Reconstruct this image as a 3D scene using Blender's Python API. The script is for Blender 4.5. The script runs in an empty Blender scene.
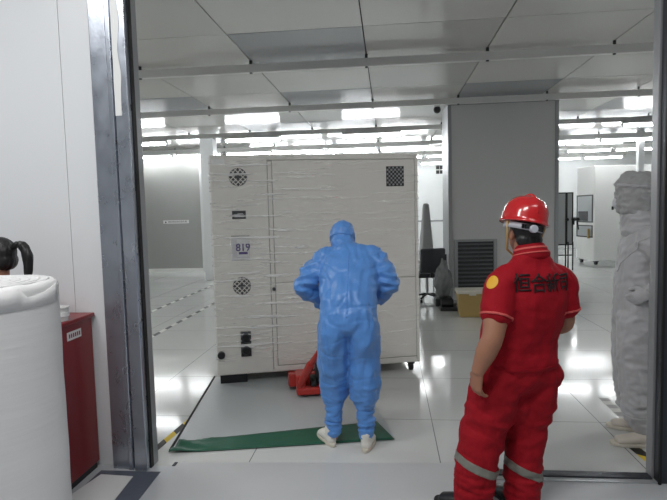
import bpy, bmesh, math, random
from mathutils import Vector, Matrix, noise
from mathutils.bvhtree import BVHTree
random.seed(7)
SC = bpy.context.scene
COL = SC.collection
PI = math.pi
R = math.radians

# ------------------------------------------------------------------ materials
def S(r, g, b):
    f = lambda v: ((v/255+.055)/1.055)**2.4 if v > 10 else v/255/12.92
    return (f(r), f(g), f(b), 1)

def mat(name, col, rough=.5, metal=0, var=0, vscale=4, bump=0, bscale=40, coat=0, sheen=0,
        stretch=(1, 1, 1), emit=0, ecol=None, spec=.5, rvar=0):
    m = bpy.data.materials.new(name); m.use_nodes = True
    nt = m.node_tree; N = nt.nodes; L = nt.links
    b = N['Principled BSDF']
    b.inputs['Base Color'].default_value = col
    b.inputs['Roughness'].default_value = rough
    b.inputs['Metallic'].default_value = metal
    b.inputs['Coat Weight'].default_value = coat
    b.inputs['Coat Roughness'].default_value = .12
    b.inputs['Sheen Weight'].default_value = sheen
    b.inputs['Specular IOR Level'].default_value = spec
    if emit:
        b.inputs['Emission Color'].default_value = ecol or col
        b.inputs['Emission Strength'].default_value = emit
    tc = N.new('ShaderNodeTexCoord'); mp = N.new('ShaderNodeMapping')
    mp.inputs['Scale'].default_value = stretch
    L.new(tc.outputs['Object'], mp.inputs['Vector'])
    if var or rvar:
        n = N.new('ShaderNodeTexNoise'); n.inputs['Scale'].default_value = vscale
        n.inputs['Detail'].default_value = 5
        L.new(mp.outputs[0], n.inputs['Vector'])
        if var:
            mx = N.new('ShaderNodeMix'); mx.data_type = 'RGBA'
            mx.inputs[6].default_value = tuple(c*(1-var) for c in col[:3])+(1,)
            mx.inputs[7].default_value = tuple(min(1, c*(1+var)) for c in col[:3])+(1,)
            L.new(n.outputs['Fac'], mx.inputs[0]); L.new(mx.outputs[2], b.inputs['Base Color'])
        if rvar:
            mr = N.new('ShaderNodeMapRange')
            mr.inputs[1].default_value = .3; mr.inputs[2].default_value = .7
            mr.inputs[3].default_value = max(0, rough-rvar); mr.inputs[4].default_value = rough+rvar
            L.new(n.outputs['Fac'], mr.inputs[0]); L.new(mr.outputs[0], b.inputs['Roughness'])
    if bump:
        n2 = N.new('ShaderNodeTexNoise'); n2.inputs['Scale'].default_value = bscale
        n2.inputs['Detail'].default_value = 4
        L.new(mp.outputs[0], n2.inputs['Vector'])
        bp = N.new('ShaderNodeBump'); bp.inputs['Strength'].default_value = bump
        bp.inputs['Distance'].default_value = .01
        L.new(n2.outputs['Fac'], bp.inputs['Height']); L.new(bp.outputs[0], b.inputs['Normal'])
    return m

M = {}
M['wall'] = mat('white_sandwich_panel', S(222, 224, 226), .38, var=.02, vscale=2)
M['wall_far'] = mat('white_cleanroom_panel', S(226, 228, 228), .35, var=.02)
M['grey_panel'] = mat('grey_partition_panel', S(160, 161, 158), .4, var=.03)
M['column'] = mat('grey_column_cladding', S(206, 206, 206), .4, var=.03, vscale=1.5)
M['alu'] = mat('brushed_aluminium', S(190, 193, 196), .35, .6, var=.06)
M['louvre'] = mat('grey_louvre', S(112, 115, 118), .45)
M['alu_dull'] = mat('dull_aluminium_trim', S(158, 160, 162), .4, .35, var=.05)
M['galv'] = mat('galvanised_steel', S(178, 184, 194), .3, .85, var=.12, vscale=12, bump=.05, bscale=60, stretch=(1, 1, .6), rvar=.06)
M['galv_dark'] = mat('dark_steel_post', S(62, 66, 72), .4, .5, var=.15, vscale=5, stretch=(1, 1, .4))
M['rubber'] = mat('black_rubber', S(22, 22, 24), .6)
M['black'] = mat('black_plastic', S(26, 27, 29), .45)
M['dark'] = mat('charcoal_metal', S(50, 52, 55), .45, var=.1)
M['ceil_a'] = mat('pale_ceiling_panel', S(214, 213, 209), .16, var=.03, vscale=1)
M['ceil_b'] = mat('grey_ceiling_panel', S(166, 168, 171), .26, var=.03, vscale=1)
M['ceil_c'] = mat('warm_ceiling_panel', S(198, 197, 193), .16, var=.03, vscale=1)
M['ceil_void'] = mat('ceiling_void', S(60, 60, 60), .9)
M['rail'] = mat('zinc_rail', S(214, 214, 212), .4, .1, var=.06)
M['white_plastic'] = mat('white_plastic', S(228, 229, 228), .4)
M['white_metal'] = mat('white_painted_metal', S(236, 236, 233), .35, var=.02)
M['tube'] = mat('lamp_tube', (1, 1, 1, 1), .4, emit=42, ecol=(.95, .98, 1, 1))
M['machine'] = mat('warm_white_powder_coat', S(226, 223, 216), .33, var=.02, vscale=3, coat=.15)
M['seam'] = mat('shadow_gap_rubber', S(150, 148, 144), .7)
M['grille'] = mat('black_grille', S(30, 30, 31), .5)
M['paper'] = mat('white_paper', S(214, 214, 212), .6, var=.03)
M['purple'] = mat('purple_print', S(72, 52, 120), .5)
M['sleeve'] = mat('clear_pocket', S(204, 202, 204), .2, coat=.4)
M['jack'] = mat('red_enamel', S(178, 42, 32), .35, var=.08, coat=.3)
M['steel'] = mat('bare_steel', S(170, 170, 172), .3, .8, var=.1)
M['foam'] = mat('white_foam_sheet', S(222, 222, 222), .6, var=.03, vscale=5, bump=.25, bscale=7, stretch=(.3, .3, 3.2))
M['cabinet'] = mat('dark_red_enamel', S(124, 18, 26), .38, var=.08, coat=.2)
M['skin'] = mat('skin', S(160, 112, 88), .5, var=.08, vscale=18)
M['hair'] = mat('black_hair', S(22, 20, 21), .42, var=.3, vscale=60, bump=.5, bscale=90, stretch=(1, 1, .15))
M['shirt'] = mat('crimson_polo_cloth', S(152, 10, 28), .8, var=.07, vscale=8, bump=.2, bscale=120, spec=.25)
M['trouser'] = mat('red_work_cloth', S(150, 12, 28), .8, var=.08, vscale=7, bump=.25, bscale=90, spec=.25)
M['ink'] = mat('black_print', S(38, 10, 16), .7)
M['badge'] = mat('yellow_badge', S(224, 170, 42), .6)
M['trim_pink'] = mat('salmon_trim', S(206, 88, 84), .7)
M['reflect'] = mat('grey_reflective_tape', S(120, 119, 112), .45, var=.06, vscale=40)
M['helmet'] = mat('red_helmet_shell', S(196, 24, 30), .22, coat=.6)
M['strap_white'] = mat('pale_headband', S(190, 192, 200), .45)
M['strap_yellow'] = mat('chin_strap', S(196, 158, 84), .6)
M['suit_blue'] = mat('blue_antistatic_cloth', S(86, 142, 212), .38, var=.08, vscale=6, bump=.3, bscale=22, sheen=.1)
M['suit_grey'] = mat('grey_antistatic_cloth', S(178, 178, 180), .5, var=.06, vscale=8, bump=.16, bscale=30, sheen=.15)
M['hood_grey'] = mat('crinkled_hood_cloth', S(164, 164, 164), .55, var=.12, vscale=26, bump=.3, bscale=45)
M['shoe_white'] = mat('white_shoe_vinyl', S(226, 224, 216), .45, var=.04)
M['shoe_grey'] = mat('pale_shoe_cloth', S(204, 196, 184), .6, var=.06)
M['shoe_black'] = mat('black_shoe_leather', S(24, 24, 26), .4)
M['sole'] = mat('shoe_sole', S(206, 200, 186), .7)
M['glove'] = mat('black_glove_knit', S(28, 28, 32), .7)
M['mask'] = mat('white_face_mask', S(206, 208, 210), .6)
M['eye'] = mat('dark_eye', S(30, 22, 18), .2)
M['tshirt'] = mat('dark_cotton', S(44, 44, 52), .8)
M['mat_green'] = mat('green_floor_mat', S(18, 84, 62), .42, var=.12, vscale=14, bump=.1, bscale=30)
M['sheet_grey'] = mat('grey_floor_sheet', S(172, 177, 178), .3, var=.015, vscale=2, rvar=.03)
M['board'] = mat('pale_grey_floor_board', S(186, 188, 189), .3, var=.015, vscale=2, rvar=.03)
M['film_blue'] = mat('slate_floor_film', S(86, 92, 104), .35, var=.15, vscale=8, bump=.2, bscale=14)
M['bin'] = mat('ochre_bin_plastic', S(176, 150, 92), .5, var=.05)
M['bin_lid'] = mat('pale_bin_lid', S(206, 202, 190), .5)
M['chair_cloth'] = mat('dark_chair_cloth', S(62, 64, 68), .8)
M['grey_cloth'] = mat('grey_dust_cover', S(176, 176, 178), .7, var=.08, bump=.2, bscale=20)
M['film_wrap'] = mat('wrinkled_grey_wrap', S(120, 122, 124), .25, var=.25, vscale=14, bump=.6, bscale=18)
M['glass_dark'] = mat('grey_window_glass', S(176, 180, 182), .15)
M['glass_panel'] = mat('grey_board', S(168, 170, 170), .3)
M['clear'] = mat('clear_plastic', S(206, 206, 204), .15)

def floor_mat(name, col, rough, tile, off, gap=.006, bumpS=.04):
    m = mat(name, col, rough, var=.03, vscale=1.3, rvar=.05, bump=bumpS, bscale=2.2)
    nt = m.node_tree; N = nt.nodes; L = nt.links; b = N['Principled BSDF']
    geo = N.new('ShaderNodeNewGeometry'); sx = N.new('ShaderNodeSeparateXYZ')
    L.new(geo.outputs['Position'], sx.inputs[0])
    outs = []
    for i in (0, 1):
        a = N.new('ShaderNodeMath'); a.operation = 'ADD'; a.inputs[1].default_value = off[i]+1000*tile[i]
        L.new(sx.outputs[i], a.inputs[0])
        md = N.new('ShaderNodeMath'); md.operation = 'MODULO'; md.inputs[1].default_value = tile[i]
        L.new(a.outputs[0], md.inputs[0])
        lt = N.new('ShaderNodeMath'); lt.operation = 'LESS_THAN'; lt.inputs[1].default_value = gap
        L.new(md.outputs[0], lt.inputs[0]); outs.append(lt)
    mx = N.new('ShaderNodeMath'); mx.operation = 'MAXIMUM'
    L.new(outs[0].outputs[0], mx.inputs[0]); L.new(outs[1].outputs[0], mx.inputs[1])
    src = b.inputs['Base Color'].links[0].from_socket
    mi = N.new('ShaderNodeMix'); mi.data_type = 'RGBA'
    mi.inputs[7].default_value = tuple(c*.35 for c in col[:3])+(1,)
    L.new(mx.outputs[0], mi.inputs[0]); L.new(src, mi.inputs[6]); L.new(mi.outputs[2], b.inputs['Base Color'])
    return m
M['floor'] = floor_mat('glossy_white_raised_floor', S(202, 204, 202), .1, (1.22, 1.0), (-.3, .03), .007, .08)
M['floor_front'] = mat('grey_epoxy_floor', S(186, 189, 192), .28, var=.02, vscale=1.5, rvar=.06)

def stripes_mat(name, c1, c2, scale, axis='Y'):
    m = mat(name, c1, .5); nt = m.node_tree; N = nt.nodes; L = nt.links
    w = N.new('ShaderNodeTexWave'); w.bands_direction = axis; w.inputs['Scale'].default_value = scale
    tc = N.new('ShaderNodeTexCoord'); L.new(tc.outputs['Object'], w.inputs['Vector'])
    g = N.new('ShaderNodeMath'); g.operation = 'GREATER_THAN'; g.inputs[1].default_value = .5
    L.new(w.outputs['Fac'], g.inputs[0])
    mi = N.new('ShaderNodeMix'); mi.data_type = 'RGBA'; mi.inputs[6].default_value = c1; mi.inputs[7].default_value = c2
    L.new(g.outputs[0], mi.inputs[0]); L.new(mi.outputs[2], N['Principled BSDF'].inputs['Base Color'])
    return m
M['tape_bw'] = stripes_mat('black_and_pale_tape', S(48, 48, 48), S(196, 196, 190), 1.6, 'DIAGONAL')
M['tape_pale'] = stripes_mat('worn_pale_tape', S(150, 150, 148), S(206, 205, 200), 2.0, 'Y')
M['tape_yb'] = stripes_mat('yellow_and_black_tape', S(214, 184, 34), S(30, 30, 28), 2.2, 'DIAGONAL')

def film_mat():
    m = bpy.data.materials.new('stretch_film'); m.use_nodes = True
    nt = m.node_tree; N = nt.nodes; L = nt.links
    b = N['Principled BSDF']; out = N['Material Output']
    b.inputs['Base Color'].default_value = S(252, 252, 250); b.inputs['Roughness'].default_value = .2
    tr = N.new('ShaderNodeBsdfTransparent'); mix = N.new('ShaderNodeMixShader')
    tc = N.new('ShaderNodeTexCoord'); mp = N.new('ShaderNodeMapping')
    mp.inputs['Rotation'].default_value = (0, R(4), 0); mp.inputs['Scale'].default_value = (2.0, 1, 34)
    L.new(tc.outputs['Object'], mp.inputs['Vector'])
    n = N.new('ShaderNodeTexNoise'); n.inputs['Scale'].default_value = 1.0; n.inputs['Detail'].default_value = 3
    n.inputs['Distortion'].default_value = .5
    L.new(mp.outputs[0], n.inputs['Vector'])
    mr = N.new('ShaderNodeMapRange'); mr.inputs[1].default_value = .55; mr.inputs[2].default_value = .66
    mr.inputs[3].default_value = .05; mr.inputs[4].default_value = .75  # white streaks: highlights along the film folds, put into the colour
    L.new(n.outputs['Fac'], mr.inputs[0])
    sx = N.new('ShaderNodeSeparateXYZ'); L.new(tc.outputs['Object'], sx.inputs[0])
    g = N.new('ShaderNodeMapRange'); g.inputs[1].default_value = .65; g.inputs[2].default_value = 1.25; g.inputs[3].default_value = 1; g.inputs[4].default_value = .3
    L.new(sx.outputs[0], g.inputs[0])
    mu = N.new('ShaderNodeMath'); mu.operation = 'MULTIPLY'; L.new(mr.outputs[0], mu.inputs[0]); L.new(g.outputs[0], mu.inputs[1])
    bp = N.new('ShaderNodeBump'); bp.inputs['Strength'].default_value = .25; bp.inputs['Distance'].default_value = .006
    L.new(n.outputs['Fac'], bp.inputs['Height']); L.new(bp.outputs[0], b.inputs['Normal'])
    L.new(mu.outputs[0], mix.inputs[0]); L.new(tr.outputs[0], mix.inputs[1]); L.new(b.outputs[0], mix.inputs[2])
    L.new(mix.outputs[0], out.inputs['Surface'])
    return m
M['film'] = film_mat()

# ------------------------------------------------------------------ mesh helpers
class MB:
    def __init__(s): s.v = []; s.f = []
    def add(s, vs, fs):
        o = len(s.v); s.v += [tuple(v) for v in vs]; s.f += [tuple(i+o for i in f) for f in fs]; return s
    def box(s, a, b, mtx=None):
        x0, y0, z0 = a; x1, y1, z1 = b
        vs = [(x0,y0,z0),(x1,y0,z0),(x1,y1,z0),(x0,y1,z0),(x0,y0,z1),(x1,y0,z1),(x1,y1,z1),(x0,y1,z1)]
        if mtx: vs = [mtx @ Vector(v) for v in vs]
        return s.add(vs, [(3,2,1,0),(4,5,6,7),(0,1,5,4),(1,2,6,5),(2,3,7,6),(3,0,4,7)])
    def cyl(s, p, q, r, r2=None, n=20, caps=True):
        p = Vector(p); q = Vector(q); r2 = r if r2 is None else r2
        t = (q-p).normalized(); a = t.orthogonal().normalized(); b = t.cross(a)
        vs = []
        for c, rr in ((p, r), (q, r2)):
            for i in range(n):
                an = 2*PI*i/n; vs.append(c+(a*math.cos(an)+b*math.sin(an))*rr)
        fs = [(i, (i+1) % n, n+(i+1) % n, n+i) for i in range(n)]
        if caps: fs += [tuple(range(n-1, -1, -1)), tuple(range(n, 2*n))]
        return s.add(vs, fs)
    def tube(s, pts, r, n=10):
        pts = [Vector(p) for p in pts]; vs = []; a = None
        for i, p in enumerate(pts):
            t = (pts[min(i+1, len(pts)-1)]-pts[max(i-1, 0)]).normalized()
            a = t.orthogonal().normalized() if a is None else (a-t*a.dot(t)).normalized()
            b = t.cross(a)
            for k in range(n):
                an = 2*PI*k/n; vs.append(p+(a*math.cos(an)+b*math.sin(an))*r)
        fs = []
        for i in range(len(pts)-1):
            for k in range(n):
                fs.append((i*n+k, i*n+(k+1) % n, (i+1)*n+(k+1) % n, (i+1)*n+k))
        fs += [tuple(range(n-1, -1, -1)), tuple(range((len(pts)-1)*n, len(pts)*n))]
        return s.add(vs, fs)
    def lathe(s, prof, c=(0, 0, 0), n=32, mod=None, caps=True):
        vs = []; c = Vector(c)
        for r, z in prof:
            for k in range(n):
                an = 2*PI*k/n
                v = Vector((r*math.cos(an), r*math.sin(an), z))
                if mod: v = mod(v, an)
                vs.append(c+v)
        fs = []
        for i in range(len(prof)-1):
            for k in range(n):
                fs.append((i*n+k, i*n+(k+1) % n, (i+1)*n+(k+1) % n, (i+1)*n+k))
        if caps: fs += [tuple(range(n-1, -1, -1)), tuple(range((len(prof)-1)*n, len(prof)*n))]
        return s.add(vs, fs)
    def build(s, name, m, parent=None, bevel=0, smooth=False, seg=2):
        me = bpy.data.meshes.new(name); me.from_pydata(s.v, [], s.f); me.update()
        bm = bmesh.new(); bm.from_mesh(me)
        bmesh.ops.recalc_face_normals(bm, faces=bm.faces)
        bm.to_mesh(me); bm.free()
        return link(name, me, m, parent, bevel, smooth, seg)

def link(name, me, m, parent=None, bevel=0, smooth=False, seg=2):
    o = bpy.data.objects.new(name, me); COL.objects.link(o)
    for mm in (m if isinstance(m, (list, tuple)) else [m]): me.materials.append(mm)
    if parent: o.parent = parent
    if bevel:
        b = o.modifiers.new('bevel', 'BEVEL'); b.width = bevel; b.segments = seg; b.limit_method = 'ANGLE'
    if smooth:
        for p in me.polygons: p.use_smooth = True
        if smooth == 'auto':
            try: me.set_sharp_from_angle(angle=R(40))
            except Exception: pass
    return o

def tag(o, label=None, cat=None, group=None, kind=None):
    if label: o['label'] = label
    if cat: o['category'] = cat
    if group: o['group'] = group
    if kind: o['kind'] = kind
    return o
def thing(name, label, cat, loc=(0, 0, 0), rz=0, group=None):
    o = bpy.data.objects.new(name, None); COL.objects.link(o); o.empty_display_size = .1
    o.location = loc; o.rotation_euler = (0, 0, rz)
    return tag(o, label, cat, group)
def struct(o): o['kind'] = 'structure'; return o
def dup(root, loc, label=None, group=None):
    r = root.copy(); COL.objects.link(r); r.location = loc
    if label: r['label'] = label
    if group: r['group'] = group
    for ch in list(root.children):
        c = ch.copy(); COL.objects.link(c); c.parent = r
        for g in list(ch.children):
            d = g.copy(); COL.objects.link(d); d.parent = c
    return r
def text_mesh(body, size, bold=0):
    cu = bpy.data.curves.new('lettering', 'FONT'); cu.body = body; cu.size = size; cu.offset = bold
    cu.align_x = 'CENTER'; cu.align_y = 'CENTER'
    o = bpy.data.objects.new('lettering', cu); COL.objects.link(o)
    dg = bpy.context.evaluated_depsgraph_get(); dg.update()
    me = bpy.data.meshes.new_from_object(o.evaluated_get(dg))
    bpy.data.objects.remove(o); bpy.data.curves.remove(cu)
    return me

# ------------------------------------------------------------------ camera
F = 530.; YAW = R(5.93); PIT = math.atan(39/F); ROLL = .025
fw = Vector((-math.sin(YAW)*math.cos(PIT), math.cos(YAW)*math.cos(PIT), -math.sin(PIT)))
r0 = Vector((math.cos(YAW), math.sin(YAW), 0)); u0 = r0.cross(fw)
rt = r0*math.cos(ROLL)-u0*math.sin(ROLL); up = r0*math.sin(ROLL)+u0*math.cos(ROLL)
cam = bpy.data.objects.new('camera', bpy.data.cameras.new('camera')); COL.objects.link(cam)
cam.data.sensor_width = 36; cam.data.lens = 36*F/667; cam.data.clip_start = .05
mw = Matrix((rt, up, -fw)).transposed().to_4x4(); mw.translation = (0, 0, 1.6)
cam.matrix_world = mw
SC.camera = cam

# ------------------------------------------------------------------ the setting
CZ = 3.4; YW = 3.15; YF = 20.5; XL = -9.; XR = 11.
struct(MB().box((XL, YW, -.1), (XR, YF, 0)).build('floor', M['floor']))
struct(MB().box((-6, -4, -.1), (6, YW, 0)).build('floor_anteroom', M['floor_front']))
# ceiling panels, gaps between them are real, a dark void above
JX, JY = 1.37, 1.33
ce = MB(); mids = []
kinds = {(-1, 0): 1, (-1, 2): 1, (-3, 2): 1, (0, 0): 2, (1, 0): 0, (0, 2): 2, (1, 2): 1, (2, 4): 1, (-2, 4): 1, (0, 1): 2, (3, 1): 1, (3, 4): 1, (-3, 5): 1}
rnd = random.Random(3)
for i in range(-6, 8):
    for j in range(-2, 12):
        x0 = -.215+i*JX+.006; x1 = x0+JX-.012; y0 = 5.35+j*JY+.006; y1 = y0+JY-.012
        x0 = max(x0, XL); x1 = min(x1, XR); y0 = max(y0, YW+.1); y1 = min(y1, YF)
        if x1-x0 < .02 or y1-y0 < .02: continue
        ce.box((x0, y0, CZ), (x1, y1, CZ+.02))
        k = kinds.get((i, j)); 
        if k is None: k = rnd.choice((0, 0, 0, 2, 2, 1)) if j > 2 else 0
        mids += [k]*6
ceil = struct(ce.build('ceiling', [M['ceil_a'], M['ceil_b'], M['ceil_c'], M['ceil_void']]))
for p, k in zip(ceil.data.polygons, mids): p.material_index = k
struct(MB().box((XL, YW, CZ+.03), (XR, YF, CZ+.08)).build('ceiling_deck', M['ceil_void']))
struct(MB().box((-6, -4, 4.0), (6, YW, 4.1)).build('ceiling_anteroom', M['wall']))
struct(MB().box((XL, YF, 0), (XR, YF+.1, CZ)).build('wall_back', M['wall_far']))
struct(MB().box((XL-.1, YW, 0), (XL, YF, CZ)).build('wall_left', M['wall_far']))
struct(MB().box((XR, YW, 0), (XR+.1, YF, CZ)).build('wall_right', M['wall_far']))
struct(MB().box((-6.1, -4, 0), (-6, YW, 4)).build('wall_anteroom_left', M['wall']))
struct(MB().box((6, -4, 0), (6.1, YW, 4)).build('wall_anteroom_right', M['wall']))
struct(MB().box((-6, -4.1, 0), (6, -4, 4)).build('wall_anteroom_back', M['wall']))
# the wall with the opening: sandwich panels with tight joints
wf = MB()
xs = [-6, -5.43, -4.28, -3.13, -1.985, -1.70]
for a, b in zip(xs, xs[1:]): wf.box((a+.0015, YW, 0), (b-.0015, YW+.07, 3.1))
xs = [1.56, 2.7, 3.85, 5, 6]
for a, b in zip(xs, xs[1:]): wf.box((a+.0015, YW, 0), (b-.0015, YW+.07, 3.1))
wf.box((-6, YW, 3.1), (6, YW+.07, 4.0))
struct(wf.build('wall_front', M['wall'], bevel=.002))
struct(MB().box((-9, YW+.1, 0), (-6, YW+.2, CZ)).build('wall_front_left_return', M['wall']))
struct(MB().box((6, YW+.1, 0), (11, YW+.2, CZ)).build('wall_front_right_return', M['wall']))
# left post of the opening
t1 = struct(MB().box((-1.765, 3.10, 0), (-1.66, 3.149, 3.1)).build('trim_1', M['galv'], bevel=.004))
post = MB().box((-1.657, 3.085, 0), (-1.625, 3.12, 3.1)).box((-1.625, 3.10, 0), (-1.610, 3.13, 3.1)).box((-1.610, 3.075, 0), (-1.528, 3.12, 3.1))
post.build('steel_channel', M['galv'], t1, bevel=.006)
MB().box((-1.532, 3.118, 0), (-1.521, 3.156, 3.1)).build('rubber_gasket', M['rubber'], t1)
MB().box((-1.71, 3.156, 0), (-1.520, 3.221, 3.1)).build('inner_jamb', M['alu_dull'], t1, bevel=.003)
bb = MB()
for z in (2.05, 2.55, 1.2, .5): bb.cyl((-1.617, 3.1, z), (-1.617, 3.085, z), .008, n=10)
bb.build('bolt', M['dark'], t1)
# peeling protective film on the upper half of the channel
pf = MB(); n = 24; vs = []; rnd = random.Random(5)
for i in range(n+1):
    z = 2.2+i*.0375; w = .042+.02*noise.noise((z*6, 0, 0))
    vs += [(-1.609+.004*noise.noise((z*9, 3, 0)), 3.074, z), (-1.609+w, 3.0735, z)]
pf.add(vs, [(2*i, 2*i+1, 2*i+3, 2*i+2) for i in range(n)])
o = pf.build('protective_film', M['white_plastic'], t1); o.modifiers.new('thick', 'SOLIDIFY').thickness = .001
# right post
t2 = struct(MB().box((1.512, 3.09, 0), (1.65, 3.15, 3.1)).build('trim_2', M['galv_dark'], bevel=.004))
MB().box((1.500, 3.151, 0), (1.57, 3.221, 3.1)).build('inner_jamb', M['alu_dull'], t2, bevel=.003)
MB().box((1.506, 3.075, 0), (1.52, 3.089, 3.1)).build('edge_lip', M['rubber'], t2)
# threshold
t3 = struct(MB().box((.58, 3.13, 0), (1.499, 3.20, .012)).build('trim_3', M['galv_dark'], bevel=.003))
MB().box((.58, 3.085, 0), (1.505, 3.128, .006)).build('threshold_plate', M['alu'], t3, bevel=.002)
struct(MB().box((-1.40, 3.152, 0), (-1.38, 3.2, .004)).build('trim_7', M['galv_dark']))
# grey cladded column block with framed edges
cx0, cx1, cy0 = 1.04, 2.86, 9.3
wc = struct(MB().box((cx0+.03, cy0, 0), (cx1-.03, cy0+.9, CZ)).build('wall_center', M['column']))
e = MB()
e.box((cx0, cy0-.02, 0), (cx0+.06, cy0+.94, CZ)); e.box((cx1-.06, cy0-.02, 0), (cx1, cy0+.94, CZ)); e.box((cx0, cy0-.02, 3.33), (cx1, cy0, CZ))
e.build('corner_trim', M['alu_dull'], wc, bevel=.004)
# left partition, white column beside it
gp = struct(MB().box((XL, 14.3, 0), (-5.15, 14.4, CZ)).build('wall_partition', M['grey_panel']))
MB().box((XL, 14.26, 0), (-5.15, 14.3, .1)).build('skirting', M['white_metal'], gp)
struct(MB().box((-4.44, 12.4, 0), (-4.12, 12.75, CZ)).build('trim_4', M['wall_far'], bevel=.02))
struct(MB().box((-5.15, 14.25, 0), (-4.95, 14.45, CZ)).build('trim_5', M['wall_far'], bevel=.01))
struct(MB().box((6.22, 14.0, 0), (6.36, 14.14, CZ)).build('trim_6', M['wall_far'], bevel=.01))
struct(MB().box((-4.9, YF-.02, 1.1), (10, YF, 1.16)).build('trim_8', M['alu_dull']))
struct(MB().box((1.25, 11.5, 0), (1.45, 11.7, CZ)).build('trim_9', M['wall_far']))

# ------------------------------------------------------------------ ceiling rails and lamps
RY = [6.3, 8.8, 11.45, 14.0, 16.5, 19.0]
rl = ['steel ceiling rail nearest the doorway, with no lamps on it', 'second steel ceiling rail from the doorway, touching the top of the grey column',
      'third ceiling rail from the doorway, carrying the first few spaced lamps', 'fourth ceiling rail from the doorway, crossing above the grey partition',
      'fifth ceiling rail from the doorway, deep in the bright room', 'farthest ceiling rail, just before the white back wall']
for k, y in enumerate(RY):
    t = thing('ceiling_rail', rl[k], 'rail', (1, y, 3.26), 0, 'ceiling rails')
    x0, x1 = (-5.2, 5) if k < 2 else (-9.9, 9.9)
    mb = MB().box((x0, -.035, 0), (x1, .035, .09))
    mb.build('channel', M['rail'], t)
    i0 = 0
    for i in range(-6, 8):
        x = -.215+i*JX-1
        if not x0 < x < x1: continue
        b = MB().cyl((x, 0, .14), (x, 0, -.012), .018, n=8)
        b.build('hanger_bolt', M['dark'], t)
proto = thing('batten_light', 'x', 'ceiling light', (0, 0, 0))
MB().box((-.62, -.03, .02), (.62, .03, .05)).box((-.62, -.1, 0), (.62, .1, .02)).build('housing', M['white_metal'], proto, bevel=.004)
MB().cyl((-.6, 0, -.04), (.6, 0, -.04), .02, n=12).build('tube', M['tube'], proto)
for sx in (-1, 1): MB().box((sx*.61-.012, -.03, -.062), (sx*.61+.012, .03, .002)).build('end_cap', M['white_plastic'], proto)
first = True
def batten(x, y, label, group='batten lamps under the ceiling rails'):
    global first
    if first:
        proto.location = (x, y, 3.212); proto['label'] = label; proto['group'] = group; first = False
    else: dup(proto, (x, y, 3.212), label, group)
batten(-5.46, 11.45, 'bright batten lamp on the third ceiling rail, beside the left door post')
batten(-2.89, 11.45, 'bright batten lamp on the third ceiling rail, above the left half of the machine')
batten(-.32, 11.45, 'bright batten lamp on the third ceiling rail, above the blue suited worker')
batten(5.38, 11.45, 'bright batten lamp on the third ceiling rail, above the grey hooded person')
for k, nm in ((3, 'fourth'), (4, 'fifth'), (5, 'sixth and farthest')):
    y = RY[k]
    for i in range(-5, 6):
        x = .45+i*1.37
        px = 388+530*x/y
        if 455 < px < 545: continue
        if k > 3 and x < -4.2: continue
        batten(x, y, 'bright batten lamp in the continuous row under the %s ceiling rail' % nm, 'batten lamps in the row on the %s rail' % nm)

# ------------------------------------------------------------------ wrapped machine
mc = thing('wrapped_machine', 'large warm white equipment cabinet wrapped in clear stretch film', 'machine', (-1.6, 4.7, 0), R(14.78))
W, D, Z0, Z1 = 1.96, 1.25, .09, 2.133
MB().box((0, .012, Z0), (W, D, Z1)).build('body', M['machine'], mc, bevel=.008)
def fpanel(name, a, b, m, th=.012, y=.012, bv=.004):
    return MB().box((a[0], y-th, a[1]), (b[0], y, b[1])).build(name, m, mc, bevel=bv)
fpanel('control_panel', (.006, Z0+.01), (.517, Z1-.01), M['machine'])
fpanel('seam_strip', (.523, .13), (.559, 2.07), M['machine'], .010)
fpanel('upper_door', (.565, .945), (1.923, 2.078), M['machine'])
fpanel('lower_door', (.565, .157), (1.923, .94), M['machine'])
fpanel('side_rail', (1.928, Z0+.01), (W-.004, Z1-.01), M['machine'])
fpanel('header_rail', (.524, 2.083), (1.924, Z1-.01), M['machine'])
fpanel('seam_gasket', (.51, .12), (1.93, 2.084), M['seam'], .002, bv=0)
fpanel('plinth_rail', (.524, Z0+.01), (1.924, .15), M['machine'])
def fan(u, z, r=.083):
    g = MB().cyl((u, -.001, z), (u, .006, z), r, n=28).build('fan_grille', M['grille'], mc)
    w = MB()
    for k in range(-2, 3):
        h = math.sqrt(max(.0, (r*.95)**2-(k*.031)**2))
        for s in (1, -1):
            mt = Matrix.Translation((u, 0, z)) @ Matrix.Rotation(s*R(45), 4, 'Y')
            w.box((-h, -.004, k*.031-.0035), (h, -.001, k*.031+.0035), mt)
    w.build('wire_guard', M['machine'], g)
    MB().cyl((u, -.007, z), (u, -.001, z), .02, n=14).build('fan_hub', M['black'], g)
fan(.253, 1.93); fan(.252, .928)
g = fpanel('square_vent', (1.645, 1.822), (1.82, 2.012), M['grille'], .014, bv=.002)
w = MB()
for i in range(9):
    for j in range(9):
        if (i+j) % 2:
            u = 1.65+i*.0188; z = 1.83+j*.02; w.box((u, -.005, z), (u+.0165, -.001, z+.0175))
w.build('vent_cells', M['alu_dull'], g)
b = fpanel('display_screen', (.186, 1.548), (.312, 1.624), M['black'], .016)
w = MB()
for a in ((.2, 1.588, .245, 1.592), (.235, 1.592, .285, 1.6), (.21, 1.566, .29, 1.57), (.283, 1.57, .288, 1.595)): w.box((a[0], -.0055, a[1]), (a[2], -.003, a[3]))
w.build('display_mark', M['alu'], b)
p = fpanel('document_pocket', (.17, 1.165), (.334, 1.392), M['sleeve'], .016)
MB().box((.17, -.006, 1.385), (.336, -.003, 1.397)).build('pocket_edge', M['seam'], p)
MB().box((.222, -.0055, 1.20), (.33, -.0035, 1.36)).build('paper_slip', M['paper'], p)
me = text_mesh('819', .088, .0015)
o = link('printed_number', me, M['purple'], p); o.location = (.275, -.0075, 1.283); o.rotation_euler = (PI/2, 0, 0)
o.scale = (1., 1.1, 1)
o.modifiers.new('thick', 'SOLIDIFY').thickness = .003
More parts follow.
